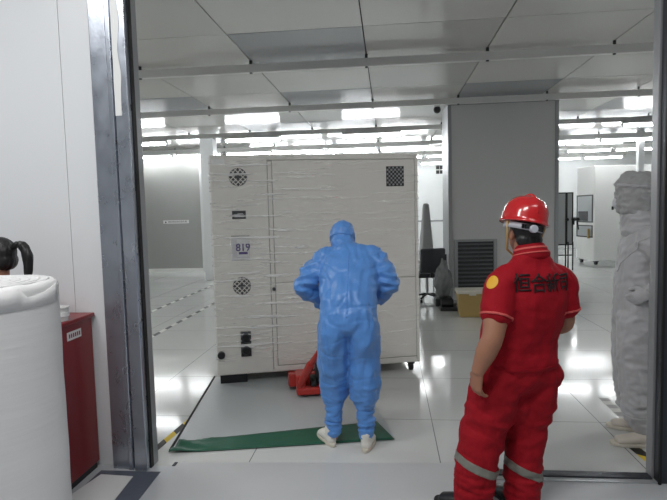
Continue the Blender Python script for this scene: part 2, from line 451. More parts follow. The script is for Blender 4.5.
MB().box((.235, -.007, 1.222), (.315, -.005, 1.244)).build('printed_bar', M['purple'], p)
fpanel('name_plate', (.022, 2.045), (.138, 2.093), M['white_plastic'], .015)
l = MB().cyl((.546, .0, .886), (.546, -.012, .886), .017, n=16).build('lock', M['dark'], mc, bevel=.002)
cn = MB().box((.222, -.012, .262), (.318, 0, .5)).build('connector_plate', M['black'], mc, bevel=.03, seg=4)
for z in (.44, .32):
    o = MB().lathe([(.030, 0), (.042, 0), (.042, .022), (.034, .026), (.030, .022), (.030, 0)], n=24, caps=False).build('connector_ring', M['dark'], cn, smooth='auto')
    o.location = (.27, -.012, z); o.rotation_euler = (PI/2, 0, 0)
    MB().cyl((.27, -.008, z), (.27, -.024, z), .029, n=20).build('connector_socket', M['black'], cn)
MB().cyl((.04, .01, .29), (.04, -.03, .29), .035, n=20).build('rubber_plug', M['black'], mc, bevel=.006)
def caster(u, v):
    c = MB().box((u-.03, v-.03, .07), (u+.03, v+.03, Z0+.005)).build('caster', M['dark'], mc)
    MB().cyl((u-.018, v, .042), (u+.018, v, .042), .041, n=20).build('wheel', M['black'], c, bevel=.004)
caster(1.88, .06); caster(1.88, D-.1); caster(.1, D-.1)
MB().box((.02, .04, 0), (.27, .34, Z0)).build('support_block', M['black'], mc, bevel=.004)
# film: a thin wrinkled skin stretched round front and left side
fm = MB(); nu, nz = 60, 50; pts = []
path = [(0-.004, .9), (-.006, .4), (-.006, 0), (0, -.01), (.5, -.012), (1.0, -.012), (1.5, -.012), (W+.005, -.012), (W+.008, .05)]
cum = [0]
for a, b in zip(path, path[1:]): cum.append(cum[-1]+math.dist(a, b))
for j in range(nz+1):
    z = .2+(2.12-.2)*j/nz
    for i in range(nu+1):
        s = cum[-1]*i/nu
        k = max(q for q in range(len(cum)-1) if cum[q] <= s+1e-9); f = (s-cum[k])/(cum[k+1]-cum[k])
        x = path[k][0]*(1-f)+path[k+1][0]*f; y = path[k][1]*(1-f)+path[k+1][1]*f
        d = .004*(noise.noise((s*2, z*22, 1)))
        pts.append((x-(.004+d if s < .9 else 0), y-(.004+d if s >= .9 else 0), z))
q = nu+1
fm.add(pts, [(j*q+i, j*q+i+1, (j+1)*q+i+1, (j+1)*q+i) for j in range(nz) for i in range(nu)])
fm.build('stretch_film', M['film'], mc, smooth=True)

# ------------------------------------------------------------------ pallet jack under the machine
pj = thing('pallet_jack', 'red hand pallet jack under the machine, its handle held by the blue worker', 'pallet jack', (-.63, 4.58, 0), R(12))
inv = (Matrix.Translation((-.63, 4.58, 0)) @ Matrix.Rotation(R(12), 4, 'Z')).inverted()
A = Vector((-.17, -.13, .17)); B = inv @ Vector((-.30, 3.93, .86))
dv = (B-A).normalized(); sd = dv.cross(Vector((0, 0, 1))).normalized(); upv = sd.cross(dv)
fk = MB()
for sx in (-.2, .2): fk.box((sx-.075, .06, .045), (sx+.075, 1.2, .085))
fk.box((-.27, .03, .045), (.27, .1, .16))
fk.build('fork', M['jack'], pj, bevel=.008)
hd = MB().box((-.21, -.16, .03), (-.13, .05, .20)).box((-.21, -.17, .03), (.13, -.08, .09)).box((.07, -.13, .03), (.13, .05, .24)).tube([A-Vector((.01, 0, .06)), A.lerp(B, .24)], .036, 12)
hd.build('frame_bracket', M['jack'], pj, bevel=.012)
MB().cyl((0, -.05, .1), (0, -.05, .33), .045, n=20).cyl((0, -.05, .33), (0, -.05, .38), .02, n=16).build('hydraulic_pump', M['dark'], pj)
for sx in (-.06, .06):
    MB().cyl((sx-.025, -.05, .085), (sx+.025, -.05, .085), .085, n=24).build('steer_wheel', M['black'], pj, bevel=.006)
for sx in (-.2, .2): MB().cyl((sx-.03, 1.08, .035), (sx+.03, 1.08, .035), .035, n=16).build('fork_roller', M['black'], pj)
h = MB().tube([A, A.lerp(B, .5), A.lerp(B, .86)], .019, 12).build('handle_bar', M['jack'], pj, smooth=True)
m0 = A.lerp(B, .86); hw = .17
MB().tube([m0, m0+dv*.03-sd*.08, m0+dv*.07-sd*hw, B+dv*.02-sd*hw, B+dv*.06-sd*(hw-.05), B+dv*.06+sd*(hw-.05), B+dv*.02+sd*hw, m0+dv*.07+sd*hw, m0+dv*.03+sd*.08, m0], .014, 12).build('loop_grip', M['black'], h, smooth=True)
MB().cyl(A.lerp(B, .2), A.lerp(B, .45), .026, n=14).build('handle_sleeve', M['jack'], h)

# ------------------------------------------------------------------ floor coverings
def slab(name, pts, z0, z1, m, label, cat, wav=0):
    n = len(pts); c = Vector((sum(p[0] for p in pts)/n, sum(p[1] for p in pts)/n, 0))
    vs = [(p[0]-c.x, p[1]-c.y, z) for z in (0, z1-z0) for p in pts]
    o = MB().add(vs, [tuple(range(n-1, -1, -1)), tuple(range(n, 2*n))]+[(i, (i+1) % n, n+(i+1) % n, n+i) for i in range(n)]).build(name, m)
    o.location = (c.x, c.y, z0)
    return tag(o, label, cat)
gs = slab('floor_sheet', [(-1.72, 4.95), (-1.50, 3.36), (.02, 3.62), (-.12, 4.2), (-.3, 5.05)], .0, .006, M['sheet_grey'], 'grey protective floor sheet lying from the green mat to under the machine', 'floor covering')
ed = MB(); a = Vector((-1.72, 4.95, 0)); b = Vector((-1.50, 3.36, 0)); c = (sum(p[0] for p in [(-1.72,), (-1.50,), (.02,), (-.12,), (-.3,)])/5, (4.95+3.36+3.62+4.2+5.05)/5)
ed.tube([(a.x-c[0], a.y-c[1], .006), (b.x-c[0], b.y-c[1], .006)], .009, 8); ed.build('dark_edging', M['rubber'], gs)
slab('floor_board', [(-1.36, 2.0), (.578, 2.0), (.578, 3.28), (-1.36, 3.20)], .0, .005, M['board'], 'pale grey floor board laid across the doorway in front of the green mat', 'floor covering')
# green mat: sits on the sheet, left end ruffled
def green():
    nx, ny = 60, 10; P = [Vector((-1.49, 3.31)), Vector((.02, 3.60)), Vector((-.11, 3.905)), Vector((-1.48, 3.49))]
    top = []; 
    for j in range(ny+1):
        for i in range(nx+1):
            u = i/nx; v = j/ny
            p = (P[0].lerp(P[1], u)).lerp(P[3].lerp(P[2], u), v)
            k = max(0, 1-u/.22)
            z = .010+k*.018*(.5+.5*math.sin(v*9+u*30))+.012*k*abs(noise.noise((u*30, v*5, 0)))
            top.append((p.x+.7, p.y-3.6, z))
    q = nx+1
    o = MB().add(top, [(j*q+i, j*q+i+1, (j+1)*q+i+1, (j+1)*q+i) for j in range(ny) for i in range(nx)]).build('floor_mat', M['mat_green'], smooth=True)
    o.location = (-.7, 3.6, 0); s = o.modifiers.new('thick', 'SOLIDIFY'); s.thickness = .004; s.offset = -1
    return tag(o, 'dark green anti slip mat strip under the white shoes of the blue worker', 'mat')
green()
slab('floor_film', [(-1.83, 2.55), (-1.42, 2.6), (-1.44, 3.07), (-1.83, 3.07)], .0, .003, M['film_blue'], 'slate blue floor film at the foot of the left door post', 'floor covering')
slab('paper_sheet', [(-1.86, 2.70), (-1.56, 2.72), (-1.585, 3.0), (-1.80, 3.015)], .0035, .006, M['paper'], 'white paper sheet on the slate film beside the red cabinet', 'paper')
def tape(a, b, w, m, label):
    a = Vector(a); b = Vector(b); d = (b-a); L_ = d.length
    o = MB().box((-w/2, 0, 0), (w/2, L_, .0015)).build('floor_tape', m); o.location = (a.x, a.y, .0003)
    o.rotation_euler = (0, 0, math.atan2(-d.x, d.y)); return tag(o, label, 'tape')
tape((-3.95, 8.3), (-3.95, 11.5), .06, M['tape_bw'], 'farther black and white floor tape line left of the machine')
tape((-3.135, 6.0), (-3.135, 9.6), .06, M['tape_bw'], 'nearer black and white floor tape line left of the machine')
tape((-1.62, 3.3), (-1.56, 3.95), .05, M['tape_yb'], 'yellow and black floor tape just behind the left door post')
tape((1.60, 3.36), (1.575, 3.66), .07, M['tape_yb'], 'yellow and black floor tape by the pale shoe of the grey person')
tape((1.735, 3.98), (1.75, 4.5), .07, M['tape_pale'], 'worn pale dashed floor tape behind the grey person')

# ------------------------------------------------------------------ left foreground: foam roll, red cabinet, tub
fr = thing('foam_roll', 'big standing roll of white foam sheet at the left edge', 'foam roll', (-1.855, 2.2, 0))
RR = .33; HZ = 1.315
def rm(v, an): 
    k = 1+.012*noise.noise((math.cos(an)*2, math.sin(an)*2, v.z*5)); return Vector((v.x*k, v.y*k, v.z+(.006*noise.noise((math.cos(an)*3, math.sin(an)*3, 4)) if v.z > 1 else 0)))
prof = [(RR-.02, 0), (RR, .02)]+[(RR, .02+i*(HZ-.05)/30) for i in range(1, 31)]+[(RR-.006, HZ-.012), (RR-.022, HZ), (RR-.06, HZ+.002)]
MB().lathe(prof, n=72, mod=rm).build('foam_body', M['foam'], fr, smooth='auto')
sp = []
for i in range(240):
    an = i*.16; r = .05+(RR-.09)*i/240; sp.append((r*math.cos(an), r*math.sin(an), HZ+.002))
MB().tube(sp, .004, 5).build('spiral_edge', M['foam'], fr, smooth=True)
MB().cyl((0, 0, HZ-.02), (0, 0, HZ+.006), .045, n=24).build('core', M['dark'], fr)
ft = []
for i in range(14):
    an = R(-60)+i*R(6); ft += [((RR+.004)*math.cos(an), (RR+.004)*math.sin(an), HZ-.1), ((RR+.006)*math.cos(an), (RR+.006)*math.sin(an), HZ-.01-.04*math.sin(i/13*PI)*(i > 6))]
o = MB().add(ft, [(2*i, 2*i+2, 2*i+3, 2*i+1) for i in range(13)]).build('loose_flap', M['foam'], fr, smooth=True); o.modifiers.new('t', 'SOLIDIFY').thickness = .004
rc = thing('red_cabinet', 'dark red metal cabinet against the white wall beside the foam roll', 'cabinet', (-1.87, 2.745, 0))
MB().box((-.26, 0, .04), (0, .385, .975)).build('body', M['cabinet'], rc, bevel=.005)
MB().box((-.275, -.015, .975), (.018, .395, 1.0)).build('top_lid', M['cabinet'], rc, bevel=.006)
MB().box((-.25, .01, 0), (-.01, .37, .04)).build('plinth', M['black'], rc)
MB().box((-.25, -.012, .06), (-.01, 0, .96)).build('door', M['cabinet'], rc, bevel=.004)
lb = MB().box((0, .12, .88), (.003, .26, .93)).build('label_plate', M['paper'], rc)
w = MB()
for k in range(6): w.box((.003, .135+k*.02, .893), (.0038, .146+k*.02, .917))
w.build('printed_mark', M['cabinet'], lb)
cp = thing('plastic_tub', 'small clear plastic tub on top of the red cabinet', 'tub', (-1.915, 2.87, 1.0))
MB().lathe([(.036, 0), (.05, .002), (.054, .075), (.058, .078), (.058, .084), (.05, .084), (.046, .01), (.02, .008)], n=28).build('tub', M['clear'], cp, smooth='auto')
MB().lathe([(.0555, .03), (.0565, .03), (.058, .055), (.056, .055)], n=28).build('tub_band', M['white_plastic'], cp)

# ------------------------------------------------------------------ background things
v = thing('wall_vent', 'black louvred air vent low on the grey column', 'vent', (1.49, 9.3, .155))
MB().box((-.36, -.03, -.03), (.36, -.001, .0)).box((-.36, -.03, .86), (.36, -.001, .90)).box((-.36, -.03, 0), (-.30, -.001, .86)).box((.30, -.03, 0), (.36, -.001, .86)).build('frame', M['alu_dull'], v, bevel=.004)
MB().box((-.3, -.012, 0), (.3, -.001, .86)).build('backing', M['dark'], v)
for k in range(12):
    mt = Matrix.Translation((0, -.022, .05+k*.07)) @ Matrix.Rotation(R(35), 4, 'X')
    MB().box((-.3, -.022, -.003), (.3, .022, .003), mt).build('louvre', M['louvre'], v)
MB().box((.05, -.026, .02), (.062, -.012, .84)).build('mullion', M['dark'], v)
bn = thing('storage_bin', 'ochre plastic bin with a pale lid, left of the red worker', 'bin', (1.2, 7.93, 0))
def tapered(w0, d0, w1, d1, z0, z1):
    return MB().add([(-w0, -d0, z0), (w0, -d0, z0), (w0, d0, z0), (-w0, d0, z0), (-w1, -d1, z1), (w1, -d1, z1), (w1, d1, z1), (-w1, d1, z1)], [(3,2,1,0),(4,5,6,7),(0,1,5,4),(1,2,6,5),(2,3,7,6),(3,0,4,7)])
tapered(.17, .13, .2, .16, 0, .35).build('body', M['bin'], bn, bevel=.015)
MB().box((-.215, -.175, .35), (.215, .175, .40)).build('lid', M['bin_lid'], bn, bevel=.012)
MB().box((-.05, -.185, .33), (.05, -.172, .37)).build('clip', M['bin_lid'], bn, bevel=.004)
# office chair
oc = thing('office_chair', 'dark office chair with armrests between the machine and the grey column', 'chair', (.66, 9.3, 0), R(12))
MB().box((-.22, -.22, .42), (.22, .22, .50)).build('seat', M['chair_cloth'], oc, bevel=.03, seg=4)
MB().box((-.21, -.28, .56), (.21, -.21, .98), Matrix.Rotation(R(8), 4, 'X')).build('backrest', M['chair_cloth'], oc, bevel=.03, seg=4)
MB().tube([(0, -.1, .44), (0, -.28, .46), (0, -.34, .6)], .02).build('back_bar', M['black'], oc)
for s in (-1, 1): MB().tube([(s*.2, -.05, .45), (s*.27, -.05, .47), (s*.27, -.05, .66), (s*.26, -.14, .68), (s*.26, .12, .68)], .016).build('armrest', M['black'], oc, smooth=True)
MB().cyl((0, 0, .1), (0, 0, .43), .026).build('gas_post', M['steel'], oc)
for k in range(5):
    a = k*2*PI/5+.3; l = MB().tube([(0, 0, .12), (.14*math.cos(a), .14*math.sin(a), .1), (.28*math.cos(a), .28*math.sin(a), .075)], .018).build('leg', M['black'], oc, smooth=True)
    MB().cyl((.28*math.cos(a)-.015, .28*math.sin(a), .028), (.28*math.cos(a)+.015, .28*math.sin(a), .028), .028, n=14).build('wheel', M['black'], l)
cs = thing('equipment_stand', 'tall grey covered stand behind the office chair', 'stand', (.72, 10.2, 0), R(10))
tapered(.13, .14, .05, .07, .62, 1.70).build('dust_cover', M['grey_cloth'], cs, bevel=.04, seg=3)
MB().box((-.2, -.17, .55), (.2, .17, .62)).build('tray', M['white_metal'], cs, bevel=.01)
for sx in (-.17, .17):
    for sy in (-.14, .14): MB().cyl((sx, sy, 0), (sx, sy, .56), .015, n=10).build('leg', M['alu'], cs)
bg = thing('wrapped_bundle', 'bundle of crumpled grey plastic wrap beside the office chair', 'bundle', (.88, 8.72, 0))
bm = bmesh.new(); bmesh.ops.create_icosphere(bm, subdivisions=4, radius=1)
for vv in bm.verts:
    n_ = noise.noise(vv.co*2.2)*.28+(.3-abs(noise.noise(vv.co*4)))*.22+noise.noise(vv.co*9)*.06
    vv.co *= 1+n_; vv.co.x *= .13*(1-.3*vv.co.z); vv.co.y *= .15; vv.co.z = .45+.3*vv.co.z
me = bpy.data.meshes.new('wrap'); bm.to_mesh(me); bm.free(); link('wrap', me, M['film_wrap'], bg, smooth=True)
MB().box((-.14, -.15, .02), (.14, .15, .15)).build('base', M['black'], bg, bevel=.02)
MB().cyl((.05, .05, .15), (.05, .05, .85), .016, n=10).build('pole', M['black'], bg)
pm = thing('small_pump', 'low black pump unit on the floor against the grey column', 'pump', (.94, 8.4, 0))
MB().box((-.15, -.12, .0), (.15, .12, .05)).build('base', M['dark'], pm, bevel=.01)
MB().cyl((-.13, 0, .11), (.06, 0, .11), .065, n=22).build('motor', M['black'], pm, bevel=.01)
MB().cyl((.06, 0, .11), (.14, 0, .11), .045, n=18).build('pump_head', M['steel'], pm, bevel=.006)
# camera on the ceiling
cc = thing('security_camera', 'small black and white dome security camera under the ceiling left of the grey column', 'camera', (.86, 9.25, CZ))
MB().cyl((0, 0, -.05), (0, 0, 0), .06, n=22).build('mount', M['white_plastic'], cc, bevel=.008)
MB().lathe([(.062, -.05), (.062, -.075), (.05, -.09), (.02, -.1)], n=24).build('housing', M['white_plastic'], cc, smooth='auto')
bm = bmesh.new(); bmesh.ops.create_uvsphere(bm, u_segments=24, v_segments=16, radius=.062); me = bpy.data.meshes.new('lens_ball'); bm.to_mesh(me); bm.free()
o = link('lens_ball', me, M['black'], cc, smooth=True); o.location = (0, -.01, -.14)
# four square speaker on far wall
sq = thing('wall_speaker', 'black four square speaker high on the far white wall', 'speaker', (1.97, YF, 2.9))
for i in (0, 1):
    for j in (0, 1): MB().box((-.13+i*.14, -.06, j*.17), (-.01+i*.14, -.001, .13+j*.17)).build('cell', M['black'], sq, bevel=.006)
MB().box((-.14, -.03, -.01), (.14, -.001, .31)).build('backplate', M['white_metal'], sq)
# sign on grey partition
sg = thing('wall_sign', 'narrow white sign strip on the grey partition at the left', 'sign', (-5.88, 14.3, 1.40))
MB().box((-.37, -.012, -.04), (.37, -.001, .055)).build('plate', M['white_plastic'], sg)
w = MB(); w.add([(-.33, -.014, -.02), (-.27, -.014, -.02), (-.30, -.014, .035)], [(0, 1, 2)])
rnd = random.Random(2)
for k in range(9):
    x = -.22+k*.06; w.box((x, -.014, -.015), (x+.012, -.0125, .03)); w.box((x, -.014, .022), (x+.04, -.0125, .03)); w.box((x+.03, -.014, -.015), (x+.04, -.0125, .01 if k % 2 else .025)); 
w.build('print', M['grille'], sg)
# black panel stand
rk = thing('panel_stand', 'black framed panel stand on thin legs right of the grey column', 'stand', (4.36, 13.5, 0))
for (x0, x1, y) in ((-.3, -.02, 0), (.0, .16, .06)):
    fmx = MB().box((x0, y-.015, .62), (x0+.025, y+.015, 1.91)).box((x1-.025, y-.015, .62), (x1, y+.015, 1.91)).box((x0, y-.015, 1.885), (x1, y+.015, 1.91)).box((x0, y-.015, .62), (x1, y+.015, .65))
    f_ = fmx.build('panel_frame', M['black'], rk)
    MB().box((x0+.025, y-.006, .65), (x1-.025, y+.006, 1.885)).build('panel', M['glass_panel'], f_)
for x in (-.29, -.02, .04, .15): MB().cyl((x, .03, 0), (x, .03, .7), .016, n=10).build('leg', M['black'], rk)
MB().box((-.3, .02, .36), (.16, .04, .385)).build('cross_bar', M['black'], rk)
for x in (-.29, -.01, .16, .24): MB().cyl((x, -.05, 1.25), (x, .05, 1.25), .04, n=14).cyl((x, 0, 1.12), (x, 0, 1.25), .018, n=10).build('clamp_knob', M['black'], rk)
MB().tube([(.15, .03, 1.25), (.24, .0, 1.25), (.27, 0, 1.0)], .014).build('clamp_arm', M['black'], rk)
# white machine far right
dx, dy = 5.27-5.41, 15.45-14.61
wm = thing('white_cabinet_machine', 'white equipment cabinet with two dark windows at the back right', 'machine', (5.41, 14.61, 0), math.atan2(-dx, dy))
MB().box((0, 0, .1), (2.2, .9, 2.62)).build('body', M['white_metal'], wm, bevel=.03, seg=3)
for (z0, z1) in ((1.12, 1.86), (.72, 1.05)):
    f_ = MB().box((-.012, .07, z0), (0, .88, z0+.03)).box((-.012, .07, z1-.03), (0, .88, z1)).box((-.012, .07, z0), (0, .11, z1)).box((-.012, .84, z0), (0, .88, z1)).build('window_frame', M['dark'], wm)
    MB().box((-.006, .11, z0+.03), (-.001, .84, z1-.03)).build('window_pane', M['glass_dark'], f_)
MB().box((-.01, .3, 1.16), (-.007, .8, 1.42)).build('inner_unit', M['dark'], wm)
MB().cyl((-.05, .2, .7), (-.05, .2, .95), .03, n=12).build('door_handle', M['bin'], wm)
for (u, v_) in ((.1, .08), (.1, .8), (2.1, .08), (2.1, .8)):
    c_ = MB().box((u-.05, v_-.05, .07), (u+.05, v_+.05, .1)).build('caster', M['dark'], wm); MB().cyl((u-.03, v_, .05), (u+.03, v_, .05), .05, n=16).build('wheel', M['black'], c_)

# ------------------------------------------------------------------ people
class Blob:
    """closed lofted limbs and ellipsoids, merged into one continuous skin"""
    def __init__(s): s.mb = MB()
    def chain(s, pts, rad, ref=(1, 0, 0), n=24, sub=5):
        P = [Vector(p) for p in pts]; Q = [Vector((r, r)) if not isinstance(r, tuple) else Vector(r) for r in rad]
        pp, rr = [], []
        for i in range(len(P)-1):
            p0 = P[max(i-1, 0)]; p1 = P[i]; p2 = P[i+1]; p3 = P[min(i+2, len(P)-1)]
            for k in range(sub):
                t = k/sub
                pp.append(.5*((2*p1)+(p2-p0)*t+(2*p0-5*p1+4*p2-p3)*t*t+(3*p1-p0-3*p2+p3)*t**3))
                u = t*t*(3-2*t); rr.append(Q[i]*(1-u)+Q[i+1]*u)
        pp.append(P[-1]); rr.append(Q[-1])
        # rounded ends
        t0 = (pp[0]-pp[1]).normalized(); t1 = (pp[-1]-pp[-2]).normalized()
        pre, pr, post_, po = [], [], [], []
        for a in (75, 50, 25):
            c, sn = math.cos(R(a)), math.sin(R(a))
            pre.append(pp[0]+t0*min(rr[0])*sn*.6); pr.append(rr[0]*c)
        for a in (25, 50, 75):
            c, sn = math.cos(R(a)), math.sin(R(a))
            post_.append(pp[-1]+t1*min(rr[-1])*sn*.6); po.append(rr[-1]*c)
        pp = pre+pp+post_; rr = pr+rr+po
        ref = Vector(ref); vs = []; m = len(pp); a = None
        for i in range(m):
            t = (pp[min(i+1, m-1)]-pp[max(i-1, 0)]).normalized()
            b0 = ref-t*ref.dot(t)
            if b0.length < .15: b0 = (a if a else t.orthogonal()); b0 = b0-t*b0.dot(t)
            a = b0.normalized(); b = t.cross(a)
            for k in range(n):
                an = 2*PI*k/n; vs.append(pp[i]+a*(math.cos(an)*rr[i][0])+b*(math.sin(an)*rr[i][1]))
        fs = [(i*n+k, i*n+(k+1) % n, (i+1)*n+(k+1) % n, (i+1)*n+k) for i in range(m-1) for k in range(n)]
        fs += [tuple(range(n-1, -1, -1)), tuple(range((m-1)*n, m*n))]
        s.mb.add(vs, fs); return s
    def ell(s, c, r, rot=None, nu=24, nv=16):
        c = Vector(c); vs = []; r = Vector(r) if isinstance(r, (tuple, list)) else Vector((r, r, r))
        for j in range(1, nv):
            for k in range(nu):
                th = PI*j/nv; ph = 2*PI*k/nu
                v = Vector((r.x*math.sin(th)*math.cos(ph), r.y*math.sin(th)*math.sin(ph), -r.z*math.cos(th)))
                vs.append(c+(rot @ v if rot else v))
        fs = [(j*nu+k, j*nu+(k+1) % nu, (j+1)*nu+(k+1) % nu, (j+1)*nu+k) for j in range(nv-2) for k in range(nu)]
        fs += [tuple(range(nu-1, -1, -1)), tuple(range((nv-2)*nu, (nv-1)*nu))]
        s.mb.add(vs, fs); return s
    def build(s, name, m, parent, vox=.01, smooth=4, fold=None):
        me = bpy.data.meshes.new(name); me.from_pydata(s.mb.v, [], s.mb.f)
        bm = bmesh.new(); bm.from_mesh(me); bmesh.ops.recalc_face_normals(bm, faces=bm.faces); bm.to_mesh(me); bm.free()
        o = bpy.data.objects.new('work', me); COL.objects.link(o)
        rm_ = o.modifiers.new('r', 'REMESH'); rm_.mode = 'VOXEL'; rm_.voxel_size = vox; rm_.adaptivity = 0
        sm = o.modifiers.new('s', 'SMOOTH'); sm.factor = .5; sm.iterations = smooth
        dg = bpy.context.evaluated_depsgraph_get(); dg.update()
        me2 = bpy.data.meshes.new_from_object(o.evaluated_get(dg)); me2.name = name
        bpy.data.objects.remove(o)
        if fold:
            vn = [v.normal.copy() for v in me2.vertices]
            for v, nn in zip(me2.vertices, vn): v.co += nn*fold(v.co)
            me2.update()
        return link(name, me2, m, parent, smooth=True)

def frame(fd, nd):
    f = Vector(fd).normalized(); n = Vector(nd); n = (n-f*n.dot(f)).normalized(); return f, n
def hand(b, wrist, fdir, palm, side, curl=.35, grow=0., k=1.):
    """side: +1 / -1, the thumb leaves along side * (fingers x palm)"""
    w = Vector(wrist); f, n = frame(fdir, palm); t = f.cross(n)*side
    b.chain([w-f*.02*k, w+f*.03*k, w+f*.085*k], [(.028*k+grow, .02*k+grow), (.038*k+grow, .017*k+grow), (.042*k+grow, .014*k+grow)], ref=t)
    for i, (o, l) in enumerate(((.031, .070), (.011, .078), (-.010, .073), (-.030, .056))):
        p = w+f*.075*k+t*o*k; d = (f+t*o*1.5).normalized(); pts = [p]; a = curl*(.8+.12*i)
        for s_ in (.48, .30, .22):
            d = (d*math.cos(a)+n*math.sin(a)).normalized(); p = p+d*l*s_*k*1.12; pts.append(p)
        b.chain(pts, [.0095*k+grow, .009*k+grow, .0082*k+grow, .0068*k+grow], ref=t, n=10, sub=3)
    p = w+f*.022*k+t*.028*k; d = (f*.62+t*.62+n*.38).normalized(); d2 = (f*.85+t*.2+n*.45).normalized()
    b.chain([p, p+d*.038*k, p+d*.038*k+d2*.032*k, p+d*.038*k+d2*.055*k], [.014*k+grow, .012*k+grow, .0105*k+grow, .008*k+grow], ref=n, n=12, sub=3)

def head(b, c, rot, k=1.):
    """c: centre of the skull, rot: 3x3, face looks along local +y"""
    T = lambda x, y, z: Vector(c)+rot @ Vector((x*k, y*k, z*k))
    e = lambda p, r: b.ell(T(*p), tuple(q*k for q in r), rot, 20, 12)
    e((0, -.012, .025), (.076, .094, .088)); e((0, .035, -.035), (.060, .062, .078)); e((0, .055, -.088), (.034, .034, .026))
    e((0, .07, .03), (.052, .022, .018))
    b.chain([T(0, .088, .018), T(0, .105, -.02), T(0, .100, -.03)], [.009*k, .015*k, .011*k], n=12, sub=3)
    e((0, .09, -.058), (.024, .012, .006)); e((0, .088, -.069), (.02, .012, .006))
    for s_ in (-1, 1):
        e((s_*.078, -.012, -.012), (.011, .022, .034)); e((s_*.042, .068, -.02), (.02, .018, .016))
    return T
def eyes(T, parent):
    for s_ in (-1, 1):
        mb = Blob(); mb.ell(T(s_*.031, .088, .008), (.012, .008, .008)); mb.mb.build('eye', M['eye'], parent, smooth=True)

def band(src, name, m, parent, lo, hi, off, test=None):
    """a strip of the garment between two planes (co, no), lifted off it"""
    bm = bmesh.new(); bm.from_mesh(src.data)
    if test: bmesh.ops.delete(bm, geom=[f for f in bm.faces if not test(f.calc_center_median())], context='FACES')
    for (co, no) in (lo, hi):
        g = bm.verts[:]+bm.edges[:]+bm.faces[:]
        bmesh.ops.bisect_plane(bm, geom=g, plane_co=co, plane_no=no, clear_outer=True)
    bm.normal_update()
    for v in bm.verts: v.co += v.normal*off
    me = bpy.data.meshes.new(name); bm.to_mesh(me); bm.free()
    o = link(name, me, m, parent, smooth=True); s_ = o.modifiers.new('t', 'SOLIDIFY'); s_.thickness = off; s_.offset = -1
    return o
def zband(src, name, m, parent, z0, z1, off, tilt=(0, 0), test=None):
    n = Vector((tilt[0], tilt[1], 1)).normalized()
    return band(src, name, m, parent, (Vector((0, 0, z0)), -n), (Vector((0, 0, z1)), n), off, test)

def shoe(name, m, parent, heel, yaw, L_=.27, k=1., sole=None, high=.07):
    """heel point on the floor, toes along yaw (0 = +y)"""
    rz = Matrix.Rotation(yaw, 3, 'Z'); h = Vector(heel); T = lambda x, y, z: h+rz @ Vector((x, y, z))
    b = Blob()
    b.chain([T(0, .035, .045), T(0, .09, .05), T(0, .16, .042), T(0, L_-.045, .032)], [(.034*k, .04), (.038*k, .045), (.044*k, .036), (.042*k, .025)], ref=rz @ Vector((1, 0, 0)))
    b.chain([T(0, .06, .05), T(0, .055, .05+high)], [(.036*k, .042), (.038*k, .046)], ref=rz @ Vector((1, 0, 0)))
    o = b.build(name, m, parent, .007, 3)
    sp = MB(); n = 28; vs = []
    for z in (.0, .024):
        for i in range(n):
            a = 2*PI*i/n; y = L_/2+L_/2*1.02*math.sin(a); w = (.043+.010*math.sin(a))*k
            x = math.copysign(abs(math.cos(a))**.75, math.cos(a))*w; vs.append(T(x, y, z))
    sp.add(vs, [tuple(range(n-1, -1, -1)), tuple(range(n, 2*n))]+[(i, (i+1) % n, n+(i+1) % n, n+i) for i in range(n)])
    sp.build('sole', sole or M['sole'], o, bevel=.006)
    return o
def folds(*terms):
    def f(p):
        d = 0
        for amp, fr, kind, where in terms:
            w_ = where(p) if where else 1
            if w_ <= 0: continue
            v = noise.noise(Vector((p.x*fr[0]+7.3, p.y*fr[1]+1.7, p.z*fr[2]+4.1)))
            if kind == 'r': v = .35-abs(v)*1.6
            if kind == 'c': v = -math.exp(-(v/.07)**2)
            d += amp*v*w_
        return d
    return f
def bump_at(z, w_): return lambda p: max(0, 1-abs(p.z-z)/w_)

# --- worker in the blue suit: bent forward over the jack handle, seen from behind
pb = thing('person', 'person in a hooded blue cleanroom suit bending over the jack handle, back turned', 'person', (-.27, 3.50, 0))
hr = Matrix.Rotation(R(-42), 3, 'X') @ Matrix.Rotation(R(8), 3, 'Z')
hc = Vector((-.065, .36, 1.395))
hl, hrt = Vector((-.17, .36, .885)), Vector((.11, .37, .90))
b = Blob(); Th = head(b, hc, hr, .92)
b.chain([(0, -.02, .86), (0, .02, 1.0), (0, .14, 1.16), (-.01, .22, 1.27)], [(.13, .10), (.125, .09), (.145, .095), (.12, .07)])
b.chain([(-.02, .24, 1.27), hc+Vector((.0, -.02, -.03))], [.055, .052])
for s_ in (-1, 1):
    w_ = hl if s_ < 0 else hrt
    sh = Vector((s_*.155, .21, 1.245)); el = Vector((s_*.285+.0, .13, 1.075))
    b.chain([sh, sh.lerp(el, .5), el, el.lerp(w_, .5), w_], [.05, .045, .038, .036, .027])
    hand(b, w_, (-.3*s_, .55, -.45), (-.2*s_, -.6, -.6), s_, 1.0)
    xo = -.018 if s_ > 0 else -.004
    b.chain([(s_*.09, -.03, .84), (s_*.10, -.015, .62), (s_*.106+xo*.5, .0-.03*s_, .44), (s_*.116+xo, .0-.03*s_, .25), (s_*.118+xo, -.02-.03*s_, .09)], [.08, .07, .052, .040, .03])
    b.chain([(s_*.118+xo, -.02-.03*s_, .06), (s_*.12+xo, .04-.03*s_, .035)], [(.028, .028), (.026, .018)])
b.build('body', M['skin'], pb, .009, 3)
eyes(Th, pb)
g = Blob()
g.chain([(0, -.05, .86), (0, -.03, .97), (0, .06, 1.09), (-.005, .14, 1.20), (-.01, .20, 1.29), (-.025, .25, 1.34)], [(.195, .155), (.19, .14), (.2, .13), (.208, .115), (.172, .09), (.07, .07)])
g.ell((0, .13, 1.0), (.16, .12, .16))
